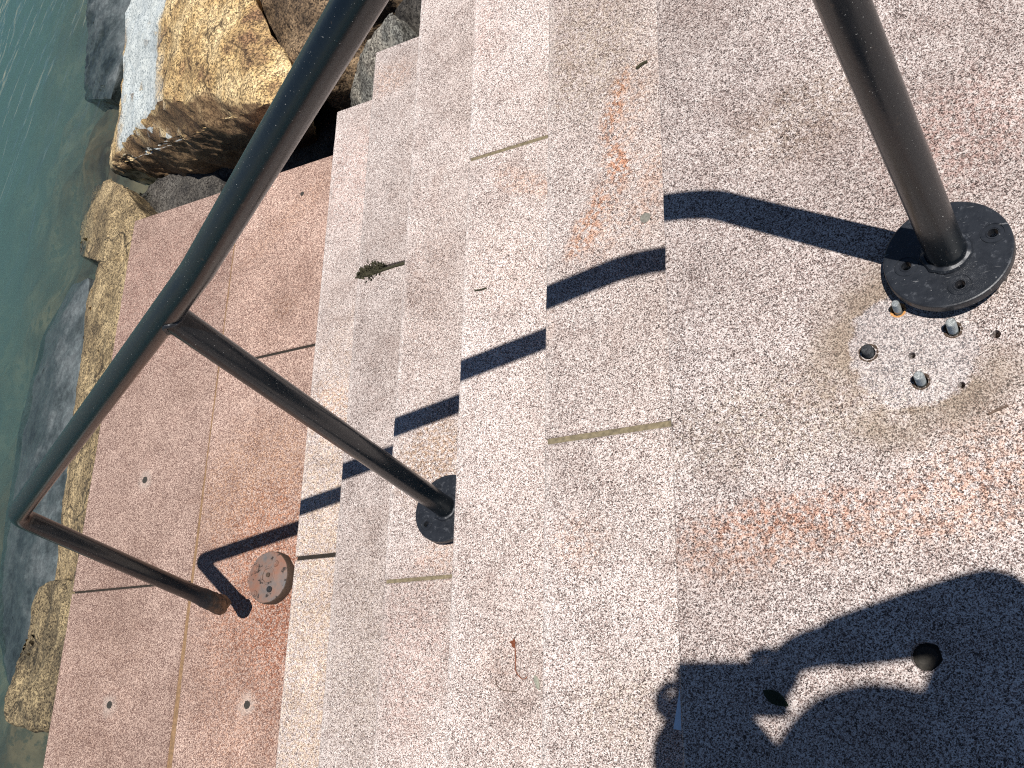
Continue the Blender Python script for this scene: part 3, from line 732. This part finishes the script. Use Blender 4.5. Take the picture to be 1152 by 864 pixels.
def watermat():
    g = NG('sea_water')
    d1 = (at(28, 110, ZW) - at(53, 37, ZW)); ang = math.atan2(d1.y, d1.x)
    rot = g.node('ShaderNodeVectorRotate', rotation_type='Z_AXIS'); g.lk(g.pos(), rot.inputs['Vector']); rot.inputs['Angle'].default_value = -ang
    sv = g.vmath('MULTIPLY', rot.outputs[0], (.40, 1.5, 1))
    w1 = g.noise(2.6, 3, .5, vec=sv, dist=.9); w2 = g.noise(9, 3, .5, vec=sv, off=(2, 5, 1))
    h = g.math('ADD', g.math('MULTIPLY', w1, 1.0), g.math('MULTIPLY', w2, .22))
    sx_ = g.node('ShaderNodeSeparateXYZ'); g.lk(g.pos(), sx_.inputs[0])
    lee = g.smooth(g.math('SUBTRACT', g.math('MULTIPLY', sx_.outputs['Y'], .55), g.math('ADD', sx_.outputs['X'], g.math('MULTIPLY', g.noise(.9, 2), 1.2))), 4.6, 7.2)
    h = g.math('MULTIPLY', h, g.math('ADD', g.math('MULTIPLY', lee, .9), .1))
    bp = g.node('ShaderNodeBump'); bp.inputs['Strength'].default_value = 1.0; bp.inputs['Distance'].default_value = .08; g.lk(h, bp.inputs['Height'])
    tr = g.node('ShaderNodeBsdfTransparent'); tr.inputs[0].default_value = (.93, .97, .97, 1)
    gl = g.node('ShaderNodeBsdfGlossy'); gl.inputs['Roughness'].default_value = .06; gl.inputs['Color'].default_value = (1, 1, 1, 1); g.lk(bp.outputs[0], gl.inputs['Normal'])
    fr = g.node('ShaderNodeFresnel'); fr.inputs['IOR'].default_value = 1.33; g.lk(bp.outputs[0], fr.inputs['Normal'])
    mx = g.node('ShaderNodeMixShader'); g.lk(fr.outputs[0], mx.inputs[0]); g.lk(tr.outputs[0], mx.inputs[1]); g.lk(gl.outputs[0], mx.inputs[2])
    g.lk(mx.outputs[0], g.out.inputs['Surface'])
    vol = g.node('ShaderNodeVolumePrincipled'); vol.inputs['Color'].default_value = (.30, .40, .395, 1); vol.inputs['Density'].default_value = 1.45
    vol.inputs['Absorption Color'].default_value = (.2, .5, .5, 1); vol.inputs['Anisotropy'].default_value = .3
    g.lk(vol.outputs[0], g.out.inputs['Volume'])
    g.n.remove(g.bsdf); return g.m
bm = bmesh.new(); bmesh.ops.create_cube(bm, size=1)
for v in bm.verts: v.co = Vector((v.co.x * 1400 - 699.0 , v.co.y * 1400, ZW if v.co.z > 0 else -4.5))
tag(obj('water', bm, watermat()), kind='structure')
S.cycles.volume_bounces = 1

def rockmat(name, top, topb, side, seed, salt=None, wet=True, smoothish=False):
    g = NG(name); off = (seed * 2.3, seed * 1.1, seed * .7)
    n = g.noise(5, 7, .62, off=off); fine = g.noise(30, 4, .6, off=off)
    wn = g.node('ShaderNodeTexNoise'); wn.inputs['Scale'].default_value = 110; g.lk(g.pos(), wn.inputs['Vector'])
    sp = g.node('ShaderNodeSeparateColor'); g.lk(g.voro(165, vec=g.vmath('ADD', g.pos(), g.vmath('MULTIPLY', wn.outputs['Color'], (.012, .012, .012)))), sp.inputs[0])
    c = g.ramp(n, [(.34, side), (.47, top), (.62, topb)])
    # bedding streaks in the broken stone
    sv = g.vmath('MULTIPLY', g.pos(), (4, 9, 34)); st = g.noise(1.2, 5, .6, vec=sv, off=off)
    nv = g.node('ShaderNodeSeparateXYZ'); gn = g.node('ShaderNodeNewGeometry'); g.lk(gn.outputs['True Normal'], nv.inputs[0])
    steep = g.math('SUBTRACT', 1.0, g.smooth(nv.outputs['Z'], .35, .75)); st = g.mix(steep, (.5, .5, .5), st)
    c = g.mix(g.math('MULTIPLY', g.smooth(st, .52, .62), .45), c, tuple(x * .45 for x in side))
    val = g.math('ADD', g.math('MULTIPLY', sp.outputs[0], .12 if smoothish else .75), g.math('MULTIPLY', fine, .5)); val = g.math('ADD', val, .33) if smoothish else val
    c = g.mix(1.0, c, g.ramp(val, [(.28, (.26, .235, .21)), (.6, (.90, .87, .83)), (.88, (1.95, 1.9, 1.75))]), 'MULTIPLY')
    wv2 = g.node('ShaderNodeTexNoise'); wv2.inputs['Scale'].default_value = 4.5; wv2.inputs['Detail'].default_value = 5; g.lk(g.pos(), wv2.inputs['Vector'])
    cr = g.voro(2.1, 'Distance', vec=g.vmath('ADD', g.vmath('ADD', g.pos(), off), g.vmath('MULTIPLY', wv2.outputs['Color'], (.30, .30, .30))), feature='DISTANCE_TO_EDGE')
    crk = g.math('MULTIPLY', g.math('SUBTRACT', 1.0, g.smooth(cr, .004, .022)), g.smooth(g.noise(2.2, 3, off=(7, 1, 3)), .44, .56))
    c = g.mix(g.math('MULTIPLY', crk, 0 if smoothish else .8), c, tuple(x * .22 for x in side))
    if salt:
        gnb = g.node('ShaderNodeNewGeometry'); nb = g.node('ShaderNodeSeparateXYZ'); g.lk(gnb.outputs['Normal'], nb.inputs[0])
        brk_shade = g.math('SUBTRACT', 1.0, g.smooth(g.math('ADD', nb.outputs['Y'], g.math('MULTIPLY', g.math('SUBTRACT', n, .5), .5)), -.72, -.45))  # broken faces towards -Y browned, their shade mixed into the colour
        c = g.mix(g.math('MULTIPLY', brk_shade, .8), c, g.mix(1.0, g.ramp(n, [(.35, (.07, .04, .022)), (.5, (.15, .085, .045)), (.65, (.22, .12, .055))]), g.ramp(val, [(.28, (.5, .5, .5)), (.7, (1.2, 1.2, 1.2))]), 'MULTIPLY'))
        x0, x1, z0, z1, col = salt
        s = g.node('ShaderNodeSeparateXYZ'); g.lk(g.pos(), s.inputs[0])
        e = g.math('MULTIPLY', g.math('SUBTRACT', g.noise(6, 5, .6), .5), .28)
        zz = g.math('ADD', s.outputs['Z'], e)
        m = g.math('MULTIPLY', g.smooth(zz, z0 - .05, z0 + .05), g.math('SUBTRACT', 1.0, g.smooth(zz, z1 - .05, z1 + .05)))
        m = g.math('MULTIPLY', m, g.math('SUBTRACT', 1.0, g.smooth(g.math('ADD', s.outputs['X'], g.math('MULTIPLY', e, .7)), x0, x1)))
        gn0 = g.node('ShaderNodeNewGeometry'); ny = g.node('ShaderNodeSeparateXYZ'); g.lk(gn0.outputs['True Normal'], ny.inputs[0]); m = g.math('MULTIPLY', m, g.smooth(ny.outputs['Y'], -.62, -.35))
        c = g.mix(g.math('MULTIPLY', m, .85), c, g.mix(1.0, col, g.ramp(val, [(.3, (.33, .36, .38)), (.55, (.9, .9, .9)), (.7, (1, 1, 1))]), 'MULTIPLY'))
    if wet:
        s = g.node('ShaderNodeSeparateXYZ'); g.lk(g.pos(), s.inputs[0])
        wz = g.math('ADD', s.outputs['Z'], g.math('MULTIPLY', g.math('SUBTRACT', n, .5), .22))
        wm = g.math('SUBTRACT', 1.0, g.smooth(wz, ZW + .03, ZW + .14))
        c = g.mix(wm, c, g.mix(1.0, c, (.36, .40, .38), 'MULTIPLY'))
        g.lk(g.ramp(wm, [(0, (.85,) * 3), (1, (.22,) * 3)]), g.bsdf.inputs['Roughness'])
    else: g.bsdf.inputs['Roughness'].default_value = .85
    g.lk(c, g.bsdf.inputs['Base Color']); g.bsdf.inputs['Specular IOR Level'].default_value = .4
    g.bump(g.math('ADD', g.math('ADD', fine, g.math('MULTIPLY', n, 2)), g.math('MULTIPLY', st, 1.2)), .38, .009)
    return g.m
GOLD, GOLDB, BRN = (.36, .25, .12), (.52, .40, .23), (.17, .10, .055)
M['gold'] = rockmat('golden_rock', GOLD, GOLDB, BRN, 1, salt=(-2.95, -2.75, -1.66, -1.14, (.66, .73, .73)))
M['brown'] = rockmat('brown_rock', (.125, .085, .052), (.19, .135, .085), (.055, .038, .026), 2)
M['grey'] = rockmat('grey_rock', (.15, .15, .14), (.23, .215, .19), (.07, .07, .07), 3)
M['tan'] = rockmat('tan_rock', (.20, .15, .085), (.33, .255, .15), (.10, .075, .045), 4)
M['olive'] = rockmat('olive_rock', (.135, .105, .062), (.23, .18, .105), (.065, .052, .032), 5)
M['wetrock'] = rockmat('wet_grey_rock', (.085, .105, .115), (.115, .135, .145), (.055, .068, .073), 6, smoothish=True)
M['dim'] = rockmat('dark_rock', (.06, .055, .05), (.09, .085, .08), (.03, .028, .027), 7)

def rock(pts, mat, label, name='boulder', cat='boulder', rough=.03, sub=5, seed=0, group='boulders heaped against the steps', strat=0, smooth_it=1):
    bm = bmesh.new()
    for p in pts: bm.verts.new(p)
    r_ = bmesh.ops.convex_hull(bm, input=bm.verts)
    bmesh.ops.delete(bm, geom=[v for v in bm.verts if not v.link_faces], context='VERTS')
    bmesh.ops.triangulate(bm, faces=bm.faces)
    size = max((a.co - c.co).length for a in bm.verts for c in bm.verts)
    target = max(.013, size / 80)
    for it in range(8):
        es = [e for e in bm.edges if e.calc_length() > target * 1.6]
        if not es or len(bm.verts) > 40000: break
        bmesh.ops.subdivide_edges(bm, edges=es, cuts=1); bmesh.ops.triangulate(bm, faces=[f_ for f_ in bm.faces if len(f_.verts) > 3])
    for _ in range(smooth_it): bmesh.ops.smooth_vert(bm, verts=bm.verts, factor=.5, use_axis_x=True, use_axis_y=True, use_axis_z=True)
    bm.normal_update(); so_ = Vector((seed * 3.3, seed * 1.7, seed * 5.1))
    mv = []
    for v in bm.verts:
        p = v.co
        h = noise.fractal(p * 3.2 + so_, 1, 2, 5) * rough * .75 + (noise.ridged_multi_fractal(p * 8 + so_, .9, 2, 4, 1, 2) - 1) * rough * .22
        h += noise.noise(p * 34 + so_) * rough * .12
        if strat: h += noise.noise(Vector((p.x * 3, p.y * 6, p.z * 30)) + so_) * strat
        mv.append(v.normal * h)
    for v, m_ in zip(bm.verts, mv): v.co += m_
    return tag(obj(name, bm, mat, None, True), label, cat, group)
def P(*l): return [at(x, y, z) for x, y, z in l]
def under(pts, z, shrink=.9):
    c = sum(pts, Vector()) / len(pts); return [Vector((c.x + (p.x - c.x) * shrink, c.y + (p.y - c.y) * shrink, z)) for p in pts]
# big golden boulder beyond the end of the lower landing
a = P((212, -40, -.98), (258, -50, -.93), (325, 70, -.95), (350, 122, -.95), (300, 118, -.90), (232, 104, -1.0), (178, 112, -1.15), (190, 60, -1.12))
bq = P((150, -20, -1.60), (140, 90, -1.70), (126, 180, -1.80), (126, 192, -1.92), (150, 216, -2.15), (240, 216, -2.3), (345, 178, -2.25))
rock(a + bq + under(bq, -2.45, .98), M['gold'], 'large sunlit golden boulder with a white salt band and a dark shaded broken front face', rough=.036, seed=1, strat=.012, smooth_it=1)
a = P((250, -60, -1.0), (330, -80, -.8), (450, -60, -.85), (430, 20, -1.05), (395, 70, -1.12), (335, 85, -1.05), (300, 35, -1.05))
rock(a + under(a, -1.9, .95), M['brown'], 'rough brown boulder behind the rail at the top edge, next to the golden boulder', rough=.06, seed=2, strat=.01)
a = P((392, 108, -1.28), (418, 45, -1.05), (440, 10, -.95), (455, 50, -1.0), (432, 120, -1.15), (400, 130, -1.35))
rock(a + under(a, -1.9, 1.0), M['grey'], 'small grey angular boulder wedged between the rail and the stair ends', rough=.03, seed=3)
a = P((430, -60, -1.0), (505, -60, -.85), (500, 30, -1.05), (450, 60, -1.15))
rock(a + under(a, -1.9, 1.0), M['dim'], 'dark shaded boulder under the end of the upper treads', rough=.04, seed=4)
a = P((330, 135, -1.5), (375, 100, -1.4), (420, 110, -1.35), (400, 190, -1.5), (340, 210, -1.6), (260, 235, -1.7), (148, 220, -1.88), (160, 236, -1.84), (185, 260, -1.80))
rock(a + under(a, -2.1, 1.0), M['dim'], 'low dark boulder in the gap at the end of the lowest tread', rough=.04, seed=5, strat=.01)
a = P((122, 198, -1.74), (136, 207, -1.69), (166, 246, -1.62), (168, 300, -1.56), (140, 298, -1.60), (116, 294, -1.68), (88, 288, -1.90), (91, 255, -1.92), (107, 212, -1.92))
rock(a + under(a, -2.2, 1.0), M['tan'], 'rounded olive tan boulder at the outer corner of the lower landing', rough=.025, seed=6)
# the long stones under the outer edge of the lower landing
a = P((112, 292, -1.58), (150, 292, -1.45), (160, 400, -1.45), (130, 520, -1.45), (110, 660, -1.45), (60, 660, -1.72), (72, 560, -1.74), (86, 450, -1.74), (100, 330, -1.74), (95, 390, -1.62))
rock(a + under(a, -2.2, 1.0), M['tan'], 'long golden brown stone along the outer edge of the lower landing', rough=.022, seed=7)
a = P((52, 655, -1.68), (115, 645, -1.45), (110, 812, -1.45), (52, 818, -1.55), (6, 812, -1.78), (18, 745, -1.82), (40, 680, -1.8))
rock(a + under(a, -2.2, 1.0), M['olive'], 'dark ridged stone below the long golden one, ending in open water', rough=.045, seed=8, strat=.02)
# wet, smooth shelf at the waterline
a = P((100, 312, -1.80), (92, 420, -1.80), (66, 560, -1.82), (60, 700, -1.82), (10, 780, -1.93), (-4, 700, -1.95), (8, 570, -1.96), (22, 470, -1.96), (48, 380, -1.96), (80, 320, -1.94), (30, 560, -1.88), (60, 420, -1.87))
rock(a + under(a, -2.25, 1.02), M['wetrock'], 'smooth wet grey rock shelf sloping into the water beside the long golden stone', rough=.014, seed=9)
a = P((100, -20, -1.86), (150, -20, -1.80), (138, 60, -1.82), (124, 112, -1.86), (96, 112, -1.96), (104, 50, -1.95))
rock(a + under(a, -2.25, 1.0), M['wetrock'], 'low wet grey rock in the water at the foot of the golden boulder', rough=.03, seed=10)
# boulders farther along the bank, hardly seen
k = 0
for (x, y, z, s) in [(-3.1, 3.6, -1.5, .55), (-2.0, 3.2, -1.1, .6), (-1.0, 2.9, -.8, .6), (-.2, 2.6, -.5, .55), (.8, 2.4, -.35, .6), (-2.6, 4.6, -1.3, .7), (-1.3, 4.2, -.9, .7), (.2, 3.8, -.5, .7),
                     (-.9, 1.85, -1.15, .36), (-.2, 1.8, -.8, .36), (.6, 1.75, -.5, .34), (-3.4, -1.5, -1.7, .4), (-3.3, -2.4, -1.7, .45), (-3.5, -3.3, -1.75, .5)]:
    pts = []
    for t in range(16):
        v = Vector((random.gauss(0, 1), random.gauss(0, 1), random.gauss(0, .7))).normalized(); pts.append(Vector((x, y, z)) + v * s * random.uniform(.75, 1))
    k += 1
    rock(pts, [M['gold'], M['brown'], M['grey'], M['tan']][k % 4], 'boulder of the bank outside the picture, away from the golden one', rough=.06, seed=40 + k, group='boulders of the bank beyond the picture')
def earthz(x, y):
    s = max(0, min(1, (x + 3.2) / 3.6)); return -2.25 + s * 1.9 + .06 * noise.noise(Vector((x * 2, y * 2, 1)))
tag(sheet('bank_terrain', -3.3, 12, YE + .02, 14, 60, 50, earthz, M['dim']), kind='structure')
tag(sheet('pavement', 1.626, 12, -14, YE, 4, 4, lambda x, y: -.003, M['landing']), kind='structure')
tag(sheet('quay', -2.9, 12, -14, YS - .01, 40, 40, lambda x, y: min(-.003, earthz(x, y) + .3), M['dim']), kind='structure')
